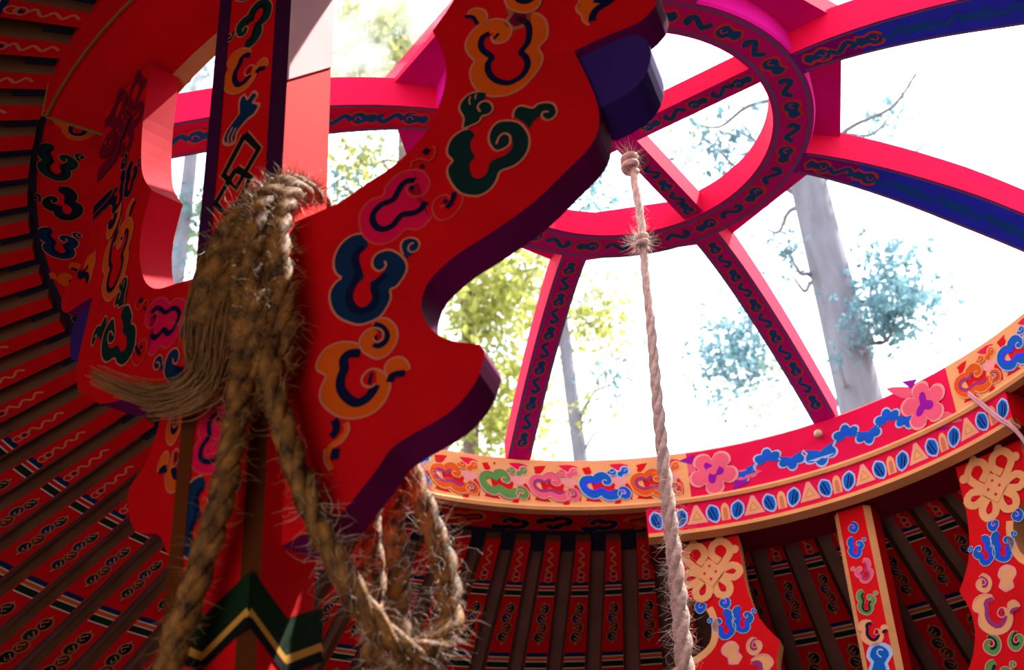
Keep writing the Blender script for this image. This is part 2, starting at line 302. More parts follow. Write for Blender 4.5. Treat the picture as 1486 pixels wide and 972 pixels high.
# (children of the crown use coordinates relative to the ring's centre at its top)
R1 = 1.0; R2 = 1.147
red = paint('red'); NR = 120
def ring_sweep(prof, mlist, name, parent, n=NR, smooth=True):
    b = MB(); b.sweep([[vec(R * cos(2 * pi * i / n), R * sin(2 * pi * i / n), z) for R, z in prof] for i in range(n)], None, mlist, closed=True)
    return b.build(name, parent)
mag = paint('magenta'); crim = paint('crimson')  # magenta undersides carry the purple flare in their colour
ring = ring_sweep([(R1, 0), (R1, -.128), (R1 + .003, -.130), (R2, -.130), (R2 + .03, -.10), (R2 + .03, 0), (R2 - .04, .02), (R1 + .03, .02)],
                  [crim, crim, paint('red'), red, red, red, red, red], 'outer_ring', crown)
ring_sweep([(R1 - .006, -.128), (R1 - .008, -.134), (R1 - .005, -.142), (R1 + .02, -.142), (R1 + .02, -.128)], [paint('peach')] * 4 + [paint('peach')], 'moulding', crown)
def cylmap(R, azc, z0=0.0):
    def f(u, v, d):
        a = azc - u / R; r = R - d; return vec(r * cos(a), r * sin(a), z0 + v)
    return f
def annmap(Rm, azc, z0):
    def f(u, v, d):
        a = azc - u / Rm; r = Rm - v; return vec(r * cos(a), r * sin(a), z0 - d)
    return f
VB = -.066
def band(lo, hi, z0, z1, col, k, R=R1):
    n = max(2, int(abs(hi - lo) / 3)); b = MB()
    az = [rad(lo + (hi - lo) * i / n) for i in range(n + 1)]; r = R - .0012
    b.add([vec(r * cos(a), r * sin(a), z) for a in az for z in (z0, z1)], [(2 * i, 2 * i + 1, 2 * i + 3, 2 * i + 2) for i in range(n)], paint(col))
    return b.build(k, ring)
RC = {'orange': {'blue': 'orange', 'navy': 'mauve', 'line': 'peach'}, 'blue': {'blue': 'brightblue', 'navy': 'violet', 'line': 'skyline'},
      'pink': {'blue': 'pink', 'navy': 'mauve', 'line': 'palepink'}, 'green': {'blue': 'leafgreen', 'navy': None, 'line': 'palepink'}}
for half in (60, 240):
    # leaf garland between two flowers
    for i, (da, v, fl) in enumerate(((12.2, -.090, 1), (8.4, -.050, 0), (5.0, -.086, 1), (-3.4, -.048, 0), (-6.6, -.084, 1), (-9.8, -.050, 0), (-12.8, -.086, 1))):
        decal('painted_leaf', place(TREFOIL, 0, v * .8 - .014, .046, rot=(pi if fl else 0) + .0), cylmap(R1, rad(half + da)), ring)
    decal('painted_leaf', place(TREFOIL, 0, -.090, .056, rot=pi), cylmap(R1, rad(half + .7)), ring)
    for da in (16.4, -15.6): decal('painted_flower', place(FLOWER, 0, VB, .112, rot=.3 if da > 0 else -.3), cylmap(R1, rad(half + da)), ring)
    for sg in (1, -1):
        band(half + sg * 20, half + sg * 90, -.128, -.0005, 'peach', 'painted_ground')
        cyc = ['orange', 'blue', 'pink', 'green', 'orange', 'blue', 'pink', 'green', 'orange']
        for i, kc in enumerate(cyc):
            A = half + sg * (24.6 + i * 7.45)
            rc = RC[kc]; f = cylmap(R1, rad(A))
            el = [(k2, c2, w2 * 2.0 if c2 == 'line' else w2, p2) for k2, c2, w2, p2 in CLOUD]
            el = [e2 for e2 in el if e2[1] == 'line'] + [e2 for e2 in el if e2[1] != 'line'] + [(k2, c2, w2 / 2.0, p2) for k2, c2, w2, p2 in el if c2 == 'line']
            acc = [('F', 'red', 0, spline2([(-.058, -.020), (-.02, -.014), (-.045, -.045), (-.058, -.020)], 2)), ('F', 'red', 0, spline2([(-.055, -.114), (-.012, -.118), (-.040, -.098), (-.055, -.114)], 2)), ('F', 'crimson', 0, spline2([(.012, -.012), (.040, -.010), (.062, -.018), (.035, -.030), (.012, -.012)], 2)), ('F', 'red', 0, spline2([(.050, -.062), (.064, -.085), (.062, -.118), (.048, -.090), (.050, -.062)], 2)), ('F', 'red', 0, circ(-.006, VB, .030, 14, .034)), ('F', 'palepink', 0, spline2([(.0, -.045), (.045, -.05), (.055, -.066), (.03, -.075), (.0, -.045)], 2)), ('F', 'red', 0, [(.016, -.127), (.032, -.127), (.036, -.115), (.022, -.113)])]
            decal('painted_accents', acc, f, ring, d0=.0015, dl=.0001)
            decal('painted_cloud', place(el, -.012, VB, .112, rot=-pi / 2 - .25, flip=True), f, ring, d0=.0024, recol=rc)
            decal('painted_curl', place(CURL, .044, VB - .030, .040, rot=.4), f, ring, d0=.0024, recol={'orange': rc['blue'], 'navy': rc['navy'] or 'leafgreen', 'line': rc['line']})
            decal('painted_tuft', place(LEAF, .046, VB + .030, .032, rot=.6), f, ring, d0=.0024, recol={'line2': rc['line'], 'hubblue': rc['blue']})
# underside of the big ring: row of dark clouds
SOF = [{'blue': 'black', 'navy': 'navy', 'line': 'dimline'}, {'blue': 'green', 'navy': 'black', 'line': 'dimline'}, {'blue': 'orange', 'navy': 'navy', 'line': 'orange'}, {'blue': 'blue', 'navy': 'navy', 'line': 'line'}]
for i in range(60):
    f = annmap(1.092, rad(6 * i + 3), -.130)
    decal('painted_cloud', place(CLOUD, 0, 0, .100, rot=pi / 2 + .2, flip=i % 2 == 0), f, ring, recol=SOF[i % 4], d0=.0006)
# hub
HZ = .1916; RH0 = .312; RH1 = .396
hub = ring_sweep([(RH0, HZ), (RH1, HZ), (RH1 + .004, HZ + .006), (RH1 + .004, HZ + .066), (RH0, HZ + .066)], [mag, mag, mag, crim, crim], 'hub_ring', crown, n=80)
b = MB(); rr = .46 / cos(pi / 8)
az8 = [rad(14.43 + 45 * k) for k in range(8)]
zz = HZ + .056
oct0 = [vec(rr * cos(a), rr * sin(a), zz) for a in az8]; oct1 = [v + vec(0, 0, .045) for v in oct0]
inn0 = [vec(.37 * cos(a), .37 * sin(a), zz) for a in az8]; inn1 = [v + vec(0, 0, .045) for v in inn0]
b.sweep([[oct0[k], oct1[k], inn1[k], inn0[k]] for k in range(8)], crim, [crim, crim, crim, mag], closed=True)
b.build('hub_plate', crown)
for k in range(32):
    f = annmap(.354, rad(11.25 * k), HZ)
    if k % 2: decal('painted_leaf', place(LEAF, 0, 0, .052, rot=.1), f, hub)
    else: decal('painted_curl', place(CURLB, 0, 0, .046, rot=0), f, hub)
for Rl in (.322, .388):
    f = annmap(Rl, 0, HZ); b = MB(); n = 72
    b.add([vec(r * cos(2 * pi * i / n), r * sin(2 * pi * i / n), HZ - .0006) for i in range(n) for r in (Rl - .004, Rl + .004)], [(2 * i, 2 * i + 1, (2 * i + 3) % (2 * n), (2 * i + 2) % (2 * n)) for i in range(n)], paint('slate'))
    b.build('painted_line', hub)
# cross inside the hub
for k in range(2):
    a = rad(57.5 + 90 * k); e = vec(cos(a), sin(a), 0); nn = vec(-sin(a), cos(a), 0); L = RH0 + .004; b = MB()
    off = vec(.02, 0, 0)
    z0, z1 = HZ + .004 + .004 * k, HZ + .058
    b.hexa([e * s + nn * t * .024 + vec(0, 0, z) for z in (z0, z1) for s, t in ((-L, -1), (L, -1), (L, 1), (-L, 1))], mag)
    b.m[1:] = [b.slot(crim)] * (len(b.m) - 1)
    arm_ = b.build('cross_bar', crown)
    def f(u, v, d, e=e, nn=nn, z0=z0): return e * u + nn * v + vec(0, 0, z0 - d)
    for s in (-1, 1):
        for j, u in enumerate((.07, .125, .18, .235, .28)):
            if j % 2 == 0: decal('painted_leaf', place(LEAF, s * u, 0, .042), f, arm_)
            else: decal('painted_curl', place(CURLB, s * u, 0, .038), f, arm_)
# eight curved spokes
def zs(R): t = (R - RH1) / (1.03 - RH1); return HZ * (1 - max(t, 0) ** 1.6)
SPM = ['magenta', 'magenta', 'violet', 'violet', 'magenta', 'magenta', 'crimson', 'crimson']
for k in range(8):
    a = rad(104.43 - 45 * k); e = vec(cos(a), sin(a), 0); nn = vec(-sin(a), cos(a), 0); secs = []; wide = k in (2, 3, 6, 7)
    def hws(R): return .030 if not wide else .033 + .018 * min(1, max(0, (R - .42) / .35))
    um = paint(SPM[k]) if SPM[k] != 'violet' else paint('purple')
    NS = 14
    for i in range(NS + 1):
        R = RH1 - .01 + (1.045 - RH1) * i / NS; z = zs(R); hw = hws(R)
        secs.append([e * R + nn * hw + vec(0, 0, z), e * R - nn * hw + vec(0, 0, z), e * R - nn * hw + vec(0, 0, z + .075), e * R + nn * hw + vec(0, 0, z + .075)])
    b = MB(); b.sweep(secs, um, [um, crim, crim, crim])
    spk = b.build('spoke', crown)
    def f(u, v, d, e=e, nn=nn): return e * u + nn * v + vec(0, 0, zs(u) - d)
    if SPM[k] == 'violet':      # blue flare over these two spokes, painted in as a strip
        decal('painted_flare', [('F', 'violet', 0, [(ra, hws(ra) - .002), (rb, hws(rb) - .002), (rb, -hws(rb) + .002), (ra, -hws(ra) + .002)]) for ra, rb in [(.52 + .5 * j / 12, .52 + .5 * (j + 1) / 12) for j in range(12)]], f, spk, d0=.0005, dl=0)
    for s in (-1, 1): decal('painted_line', [('L', 'slate', .006, [(.40 + .6 * j / 12, s * (hws(.40 + .6 * j / 12) - .005)) for j in range(13)])], f, spk)
    for j in range(11):
        u = .435 + j * .052; blue_ = SPM[k] == 'violet'
        rc = {'hubblue': 'brightblue', 'line2': 'violet'} if blue_ and u > .55 else {}
        if j % 2 == 0: decal('painted_leaf', place(LEAF, u, 0, .052 if wide else .042), f, spk, recol=rc, d0=.0012)
        else: decal('painted_curl', place(CURLB, u, 0, .044 if wide else .036), f, spk, recol={'hubblue': 'brightblue', 'line2': 'violet'} if rc else {}, d0=.0012)

# ------------------------------------------------------------------ two arched lintels under the ring, over the posts
def lintel(label, az_c, front):
    t = empty('arched_lintel', label, 'lintel', (0, 0, HT), group='lintels under the crown ring'); h = 27.3; n = 20
    az = [az_c + rad(-h + 2 * h * i / n) for i in range(n + 1)]
    prof = [(1.0, -.1425), (1.0, -.222), (1.012, -.226), (1.15, -.226), (1.15, -.1425)]
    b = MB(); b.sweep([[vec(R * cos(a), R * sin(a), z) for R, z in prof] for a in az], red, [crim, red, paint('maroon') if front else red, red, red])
    body_ = b.build('lintel_body', t)
    b = MB(); prof = [(.996, -.212), (.990, -.218), (.990, -.228), (1.02, -.234), (1.02, -.212)]
    b.sweep([[vec(R * cos(a), R * sin(a), z) for R, z in prof] for a in az], paint('peach'), [paint('red'), paint('peach'), paint('peach'), paint('red'), paint('red')]); b.build('moulding', t)
    if front:
        for i in range(-1, 6):
            A = rad(79.55 - 8.12 * i); f = cylmap(1.0, A)
            if i >= 0: decal('painted_triangle', [('F', 'palepink', 0, [(-.026, -.201), (.026, -.201), (.004, -.150), (-.004, -.150)]), ('F', 'peach', 0, [(-.022, -.198), (.022, -.198), (0, -.154)]), ('L', 'line', .003, [(-.012, -.190), (.012, -.190), (0, -.168), (-.010, -.186)])], f, body_)
            f = cylmap(1.0, A - rad(4.06))
            for s in (-1, 1):
                decal('painted_leaf', [('F', 'skyline', 0, spline2([(s * .036, -.153), (s * .017, -.163), (s * .013, -.190), (s * .024, -.207), (s * .045, -.193), (s * .048, -.168), (s * .036, -.153)], 2)),
                                       ('F', 'brightblue', 0, spline2([(s * .035, -.158), (s * .020, -.166), (s * .017, -.188), (s * .025, -.202), (s * .042, -.190), (s * .044, -.170), (s * .035, -.158)], 2)),
                                       ('L', 'navy', .003, [(s * .034, -.165), (s * .024, -.196)]), ('L', 'navy', .003, [(s * .040, -.172), (s * .032, -.197)])], f, body_)
            decal('painted_arch', [('F', 'peach', 0, spline2([(-.011, -.203), (-.010, -.168), (0, -.155), (.010, -.168), (.011, -.203)], 3)), ('F', 'line', 0, spline2([(-.005, -.201), (-.005, -.175), (0, -.167), (.005, -.175), (.005, -.201)], 3))], f, body_)
    else:
        for s in (0, n):
            pass
        b = MB()
        for R in (1.012, 1.145): b.tube([vec(R * cos(a), R * sin(a), -.228) for a in az], .0026, mat('dim_ochre', (.22, .085, .02), rough=.7), n=5)
        a = az[0]; b.tube([vec(R * cos(a), R * sin(a), -.228) for R in (1.012, 1.145)], .0026, mat('dim_ochre', (.22, .085, .02), rough=.7), n=5); b.tube([vec(1.15 * cos(a), 1.15 * sin(a), z) for z in (-.228, -.145)], .0026, mat('dim_ochre', (.22, .085, .02), rough=.7), n=5)
        b.build('edging', t)
    return t
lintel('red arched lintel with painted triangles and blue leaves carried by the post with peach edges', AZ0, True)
lintel('plain dark red arched lintel with thin ochre edging carried by the rope draped post', AZ0 + pi, False)

# ------------------------------------------------------------------ posts with carved brackets
BE = rad(13); DP = 1.08; TH = .05
ROUT = [(.1164, -1.1723), (.1542, -1.1314), (.1733, -1.1074), (.2003, -1.0949), (.2388, -1.0795), (.2662, -1.0528), (.2788, -1.0218), (.2731, -1.0063), (.2406, -.9914), (.2211, -.9736), (.2094, -.9495), (.2088, -.929), (.2197, -.904), (.2512, -.88), (.2925, -.8617), (.3423, -.8352), (.3847, -.8012), (.4132, -.7763), (.426, -.7466), (.4245, -.7037), (.4052, -.625), (.4483, -.6154), (.4867, -.6087), (.5078, -.5906)]
RIN = [(.1063, -.7602), (.1414, -.742), (.1766, -.7249), (.2119, -.6938), (.2345, -.6521), (.2442, -.6081), (.2423, -.5691), (.2284, -.5232)]
UPO = [(.5078, -.5906), (.512, -.565), (.485, -.545), (.43, -.525), (.395, -.50), (.385, -.46), (.392, -.415), (.42, -.385), (.45, -.36), (.455, -.30), (.455, -.236)]
UPI = [(.29, -.236), (.29, -.30), (.288, -.37), (.275, -.44), (.255, -.485), (.2284, -.5232)]
def corner_spline(pts, n=3): return spline2(pts, n)
def outline():
    o = [(.03, -1.20)] + corner_spline(ROUT[:4]) [:-1] + corner_spline(ROUT[3:7])[:-1] + corner_spline(ROUT[6:21])[:-1] + corner_spline(ROUT[20:])[:-1] + corner_spline(UPO)
    o += corner_spline(UPI)[:-1] + corner_spline(RIN[::-1]) + [(.03, -.775)]
    return o
OUT = outline()
outline_o = [p for p in OUT[:OUT.index(UPI[0])]] if UPI[0] in OUT else OUT[:90]
def post(label, sgn, w, edge, chamf, plain_face, front):
    # local x runs along the lintel, local y points to the crown's axis
    loc = CD * (sgn * DP) + TT * .012; rz = AZ0 - pi / 2 if sgn < 0 else AZ0 + pi / 2
    t = empty('carved_post', label, 'post', (loc.x, loc.y, 0), rz, group='posts under the crown')
    zt = HT - .234; c = .014; h = w / 2
    prof = [(-h + c, -h), (h - c, -h), (h, -h + c), (h, h - c), (h - c, h), (-h + c, h), (-h, h - c), (-h, -h + c)]
    b = MB(); ch2 = paint('plum') if not front else chamf
    b.sweep([[vec(x, y, z) for x, y in prof] for z in (0, HT - .80)], red, [red, chamf, red, chamf, red, chamf, red, chamf], caps=False)
    b.sweep([[vec(x, y, z) for x, y in prof] for z in (HT - .80, zt)], red, [red, ch2, red, ch2, red, ch2, red, ch2], caps=False); shaft = b.build('shaft', t)
    b = MB(); 
    for z, k in ((.05, 1.5), (.10, 1.35)): b.box((0, 0, z - (.025 if k < 1.4 else 0)), (w * k, w * k, .1 if k > 1.4 else .1), paint('maroon'))
    b.build('base_block', t)
    for s in (-1, 1):
        be = BE + (rad(3) if (s < 0 and not front) else 0)
        def ml(u, z, on=(s < 0 and not front)):
            if not on: return u
            if u > .382 and -.535 < z < -.36: return max(u, .445)
            if z < -.84: return u * (1 - .16 * min(1, (-.84 - z) / .06))
            return u + .038 * min(1, max(0, (.42 - u) / .16)) * min(1, max(0, (z + .80) / .08))
        e = vec(s * cos(be), sin(be), 0); ni = vec(-s * sin(be), cos(be), 0); b = MB(); N = len(OUT)
        fr = [e * ml(u, z) + vec(0, 0, HT + z) - ni * TH / 2 for u, z in OUT]; bk = [v + ni * TH for v in fr]
        b.add(fr + bk, [tuple(range(N)), tuple(range(2 * N - 1, N - 1, -1))], red)
        NO = len(outline_o)
        b.add(fr + bk, [(i, N + i, N + (i + 1) % N, (i + 1) % N) for i in range(NO)], edge if front else paint('edge_shade'))  # near post's outer edges: shade of their downward faces put into the paint
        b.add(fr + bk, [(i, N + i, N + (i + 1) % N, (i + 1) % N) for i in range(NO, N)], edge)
        br = b.build('bracket', t)
        vis = -ni if not front else ni
        sb = MB(); loop_ = spline2([(.400, -.628), (.470, -.612), (.492, -.635), (.486, -.675), (.462, -.700), (.415, -.706), (.400, -.628)], 3)[:-1]
        s0 = [e * u + vec(0, 0, HT + z) - ni * .012 for u, z in loop_]; s1 = [v + ni * .062 for v in s0]; sb.sweep([s0, s1], paint('spur') if not front else edge); sb.build('spur_block', br)
        def f(u, v, d, e=e, vis=vis, ml=ml): return e * ml(u, v) + vec(0, 0, HT + v) + vis * (TH / 2 + d)
        upper = [('painted_knot', place(KNOT, .37, -.315, .165, rot=0), {'peach': 'maroon'} if not front else {}), 
                 ('painted_curl', place(CURL, .405, -.405, .034), {'orange': 'brightblue', 'navy': 'violet', 'line': 'skyline'}), ('painted_curl', place(CURL, .345, -.405, .034, flip=True), {'orange': 'brightblue', 'navy': 'violet', 'line': 'skyline'}),
                 ('painted_cloud', place(CLOUD, .36, -.46, .078), {'blue': 'brightblue', 'navy': 'violet', 'line': 'skyline'}), ('painted_cloud', place(CLOUD, .303, -.455, .072, flip=True), {'blue': 'brightblue', 'navy': 'violet', 'line': 'skyline'}),
                 ('painted_leaf', place(LEAF, .345, -.535, .05, rot=1.2), {'hubblue': 'peach', 'line2': 'palepink'})]
        if front:
            upper += [('painted_curl', place(CURL, .29, -.527, .045), {'orange': 'peach', 'navy': 'mauve', 'line': 'palepink'}), ('painted_cloud', place(CLOUD2, .305, -.60, .10), {'orange': 'peach', 'navy': 'mauve', 'line': 'palepink'}),
                      ('painted_curl', place(CURL, .275, -.665, .05), {'orange': 'leafgreen', 'navy': 'green', 'line': 'palepink'}), ('painted_curl', place(CURL, .33, -.675, .045, flip=True), {'orange': 'leafgreen', 'navy': 'green', 'line': 'palepink'}),
                      ('painted_cloud', place(CLOUD, .28, -.74, .09), {'blue': 'leafgreen', 'line': 'palepink'}), ('painted_cloud', place(CLOUD, .18, -.90, .12), {'line': 'peach'}), ('painted_cloud', place(CLOUD2, .16, -1.03, .12), {'orange': 'peach'})]
        else:
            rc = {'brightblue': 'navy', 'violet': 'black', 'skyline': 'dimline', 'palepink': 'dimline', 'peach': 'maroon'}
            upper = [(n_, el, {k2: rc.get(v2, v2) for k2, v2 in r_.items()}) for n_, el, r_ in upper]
        if front:
            oo = [q_ for q_ in OUT[3:len(outline_o)]]
            inset = []
            for i_ in range(1, len(oo) - 1):
                tx, tz = oo[i_ + 1][0] - oo[i_ - 1][0], oo[i_ + 1][1] - oo[i_ - 1][1]; ln = hypot(tx, tz) or 1
                inset.append((oo[i_][0] - tz / ln * .0085, oo[i_][1] + tx / ln * .0085))
            upper.append(('painted_border', [('L', 'peach', .017, inset)], {}))
        for n_, el, r_ in upper: decal(n_, el, f, br, recol=r_, d0=.0006)
        if not front:
            for k in 'bcdefgha':
                decal({'a': 'painted_leaf', 'f': 'painted_curl', 'h': 'painted_drop'}.get(k, 'painted_cloud'), MOT[k], f, br, d0=.0006)
    # painted face towards the viewer
    yv = -h if not front else h; dirx = 1 if not front else -1
    def g(u, v, d): return vec(dirx * u, yv + (-d if not front else d), HT + v)
    def gx(u, v, d): return vec(h + d, u, HT + v)
    if front:
        for el, r_ in ((place(CURL, 0, -.285, .03), {'orange': 'brightblue', 'navy': 'violet', 'line': 'skyline'}), (place(CLOUD, 0, -.335, .058), {'blue': 'brightblue', 'navy': 'violet', 'line': 'skyline'}),
                       (place(CLOUD, 0, -.40, .062, flip=True), {'blue': 'pink', 'navy': 'mauve', 'line': 'palepink'}), (place(CLOUD, 0, -.475, .066), {'blue': 'leafgreen', 'navy': 'green', 'line': 'palepink'}),
                       (place(CLOUD2, 0, -.55, .066), {'orange': 'peach', 'line': 'palepink'}), (place(LEAF, 0, -.62, .07, rot=1.3), {'hubblue': 'brightblue', 'line2': 'skyline'}), (place(CLOUD, 0, -.70, .066), {'blue': 'pink', 'line': 'palepink'})):
            decal('painted_cloud', el, g, shaft, recol=r_, d0=.0006)
    else:
        for el, r_ in ((place(CLOUD, 0, -.36, .075), {}), (place(CLOUD, 0, -.447, .082, rot=pi - .4), {'blue': 'green', 'navy': 'black'}), (place(CLOUD2, 0, -.527, .075, rot=-.3), {}), (place(SPRIG, .0, -.607, .075, rot=0), {}),
                       (place(CLOUD, 0, -.82, .08), {}), (place(U['open'], 0, -1.05, .10, rot=.6), {}), (place(CLOUD, -.006, -1.155, .10), {})):
            decal('painted_cloud', el, g, shaft, recol=r_, d0=.0006)
        r1 = [(.022, -.640), (.046, -.676), (.014, -.722), (-.008, -.690), (.022, -.640)]; r2 = [(.012, -.690), (.036, -.716), (.008, -.766), (-.018, -.730), (.012, -.690)]
        for q in (r1, r2):
            q = [(x - .016, z) for x, z in q]
            decal('painted_lozenge', [('L', 'line', .014, q), ('L', 'black', .0100, q)], g, shaft, d0=.0006)
        decal('painted_strip', [('L', 'brown', .020, [(-h + .011, z_) for z_ in (-2.2, -1.4, -.80)]), ('L', 'plum', .020, [(-h + .011, z_) for z_ in (-.80, -.5, -.236)])], g, shaft, d0=.0022)
        sheen = MB(); hh = h - .014; q4 = [(-hh, -.565), (hh, -.475), (hh, -.236), (-hh, -.236)]
        sheen.hexa([vec(h + dx_, y_, HT + z_) for dx_ in (-.001, .003) for y_, z_ in q4], paint('sky_sheen')); sheen.build('sheen_panel', t)  # pale plate paints in the sky sheen, cut off along the shade boundary
        k = h
        for fm in (g, gx):
            def V(z0, z1): return [(-k, z0), (0, z1), (k, z0)]
            lo = -1.312; hi = -1.280
            decal('painted_chevron', [('F', 'darkgreen', 0, V(-1.236, -1.268) + V(hi, lo)[::-1]), ('L', 'gold', .009, V(hi, lo)), ('L', 'black', .011, V(hi - .010, lo - .010)), ('L', 'gold', .007, V(hi - .065, lo - .060))], fm, shaft, d0=.0006)
    return t
PA = post('rope draped red post with brown edges, green chevrons and curling cloud brackets', -1, .112, paint('edge'), paint('brown'), True, False)
PB = post('bright red post with peach edges and pale knot brackets under the triangle painted lintel', 1, .092, paint('peach'), paint('peach'), False, True)

# ------------------------------------------------------------------ roof poles
NP = 92; RA, RB = 1.142, 4.18
b = MB(); side = mat('pole_side', (0.15, 0.055, 0.022), rough=0.7, var=0.2, scale=12)
def hwp(R): return (.0165 + .0038 * min(1, max(0, (R - 1.2) / .4))) * min(R, 1.9)
def psec(R): w = hwp(R); z = zroof(R); return [vec(R, w, z), vec(R, -w, z), vec(R, -w, z + .038), vec(R, w, z + .038)]
b.sweep([psec(RA), psec(1.2), psec(1.4), psec(1.6), psec(1.9), psec(RB)], side, [red, side, side, side])
pole0 = b.build('shaft')
def pm(u, v, d): return vec(u, v * hwp(u), zroof(u) - d)
parts = [pole0]
sq = spline2([(1.16, .0), (1.172, .45), (1.185, -.2), (1.2, .35), (1.215, -.3), (1.228, .4), (1.24, -.1)], 4)
def loop(c, r): return [(c + r * cos(a), .42 * sin(a)) for a in [2 * pi * i / 10 for i in range(11)]]
def polel(el):   # stroke widths are given in metres, v is normalised to the half width
    return el
def pdecal(name, el):
    mbx = MB()
    for i, (k, c, w, pts) in enumerate(el):
        m = paint(c); d = .0008 + .0003 * i
        if k == 'F': mbx.add([pm(x, y, d) for x, y in pts], [tuple(range(len(pts)))], m)
        else:
            n = len(pts); vs = []
            for j in range(n):
                x, y = pts[j]; t = Vector(((pts[min(j + 1, n - 1)][0] - pts[max(j - 1, 0)][0]), (pts[min(j + 1, n - 1)][1] - pts[max(j - 1, 0)][1]) * hwp(x)))
                t = t.normalized() if t.length > 1e-9 else Vector((1, 0)); q = Vector((-t.y, t.x)) * w / 2
                for sg in (-1, 1): vs.append(pm(x + sg * q.x, y + sg * q.y / hwp(x), d))
            mbx.add(vs, [(2 * j, 2 * j + 1, 2 * j + 3, 2 * j + 2) for j in range(n - 1)], m)
    o = mbx.build(name); parts.append(o); return o
pdecal('painted_squiggle', [('L', 'line', .0056, sq), ('L', 'line', .0036, loop(1.248, .010)), ('L', 'line', .0036, loop(1.262, .010)), ('F', 'navy', 0, [(1.244, -.15), (1.252, -.15), (1.252, .15), (1.244, .15)])])
def stripes(u0, L, two='red'):
    seq = [('blue', .22), ('white', .07), (two, .16), ('white', .07), ('darkgreen', .30), ('white', .07)]
    el = []; u = u0
    for c, fr in seq:
        u1 = u + L * fr; el.append(('F', c, 0, [(u, -.96), (u1, -.96), (u1, .96), (u, .96)])); u = u1
    pdecal('painted_stripes', [(k, c, w, p) for k, c, w, p in el])
def scroll(u0, u1, c1, c2):
    L = u1 - u0; el = []
    for i, c in enumerate((c1, c2, 'brown', c1)):
        cx = u0 + L * (i + .5) / 4; r = L / 8 * 1.25; s = 1 if i % 2 else -1
        el += [('F', 'dimline', 0, [(cx + r * cos(a), s * .12 + .60 * sin(a)) for a in [2 * pi * j / 14 for j in range(14)]]), ('F', c, 0, [(cx + r * .78 * cos(a), s * .12 + .44 * sin(a)) for a in [2 * pi * j / 14 for j in range(14)]]),
               ('L', 'line', .0035, [(cx - r * .5, s * .2), (cx, -s * .25), (cx + r * .45, s * .02), (cx + r * .1, s * .2)])]
    el += [('L', 'line', .004, [(u0 - L * .08, 0), (u0, .1)]), ('L', 'line', .004, [(u1, 0), (u1 + L * .08, .1)])]
    pdecal('painted_scroll', el)
stripes(1.272, .052); scroll(1.345, 1.47, 'green', 'blue'); stripes(1.512, .062, 'orange'); scroll(1.60, 1.76, 'black', 'darkgreen'); stripes(1.815, .07); scroll(1.92, 2.12, 'green', 'blue'); stripes(2.18, .08, 'orange')
for k in range(NP):
    t = empty('roof_pole', 'narrow red painted roof pole with squiggles and striped bands fanning out from the crown ring', 'roof pole', (0, 0, 0), rad(360 / NP * k + 1.0), group='roof poles fanning from the crown')
    for o in parts:
        c = o if k == 0 else o.copy()
        if k: COL.objects.link(c)
        c.parent = t
        az_ = (360 / NP * k + 1.0) % 360
        if o is not pole0 and 112 < az_ < 215: dd = .085 * min(1, (az_ - 112) / 28, (215 - az_) / 15); c.location = (dd, 0, -.4 * dd)
b = MB(); n = 100
b.sweep([[vec(R * cos(2 * pi * i / n), R * sin(2 * pi * i / n), zroof(R) + dz) for R, dz in ((1.13, .020), (1.196, .020), (1.196, .024), (1.13, .024))] for i in range(n)], mat('navy_band', (.006, .010, .030), rough=.9), closed=True)
b.build('dark_band', ceil_)  # dark navy band across the pole gaps next to the ring

# ------------------------------------------------------------------ ropes
hairm = mat('horsehair', (0.31, 0.13, 0.024), rough=0.7, spec=0.3, var=0.2, scale=55, bump=1.0, col2=(0.022, 0.008, 0.005))
hairl = mat('horsehair_fibre', (0.46, 0.24, 0.10), rough=0.5, spec=0.5, var=0.2, scale=30)
palem = mat('pale_hemp', (0.62, 0.46, 0.40), rough=0.8, spec=0.2, var=0.15, scale=90, bump=0.6, col2=(0.34, 0.22, 0.20))
palel = mat('pale_hemp_fibre', (0.70, 0.58, 0.50), rough=0.7, var=0.1)
rnd = random.Random(3)
def twisted(path, r, m, parent, turns=16.0, name='strand', ns=3, n=7):
    P = smooth_path(path, 10); fr = frames(P); s = 0; b = MB(); acc = [0]
    for i in range(1, len(P)): acc.append(acc[-1] + (P[i] - P[i - 1]).length)
    for k in range(ns):
        q = []
        for i, (p, t, a, bb) in enumerate(fr):
            rr = r(i / (len(P) - 1)) if callable(r) else r
            th = acc[i] * turns * 2 * pi / 3 + 2 * pi * k / ns; q.append(p + (a * cos(th) + bb * sin(th)) * rr * .52)
        b.tube(q, (lambda f: (r(f) if callable(r) else r) * .60 * (1 + .06 * sin(f * 97 + k))), m, n=n)
    return b.build(name, parent, smooth=True), P
def fibre(b, p, d, L, w, m, curl=.5, seg=4, grav=.0):
    pts = [p]; v = d.normalized()
    for i in range(seg):
        v = (v + Vector((rnd.gauss(0, curl), rnd.gauss(0, curl), rnd.gauss(0, curl) - grav)) * .5).normalized(); pts.append(pts[-1] + v * (L / seg))
    fr = frames(pts); vs = []; n = len(pts)
    for i, (q, t, a, c) in enumerate(fr):
        rr = w * (1 - .75 * i / (n - 1)); vs += [q + a * rr, q + (a * -.5 + c * .87) * rr, q + (a * -.5 - c * .87) * rr]
    b.add(vs, [(i * 3 + k, i * 3 + (k + 1) % 3, i * 3 + 3 + (k + 1) % 3, i * 3 + 3 + k) for i in range(n - 1) for k in range(3)], m)
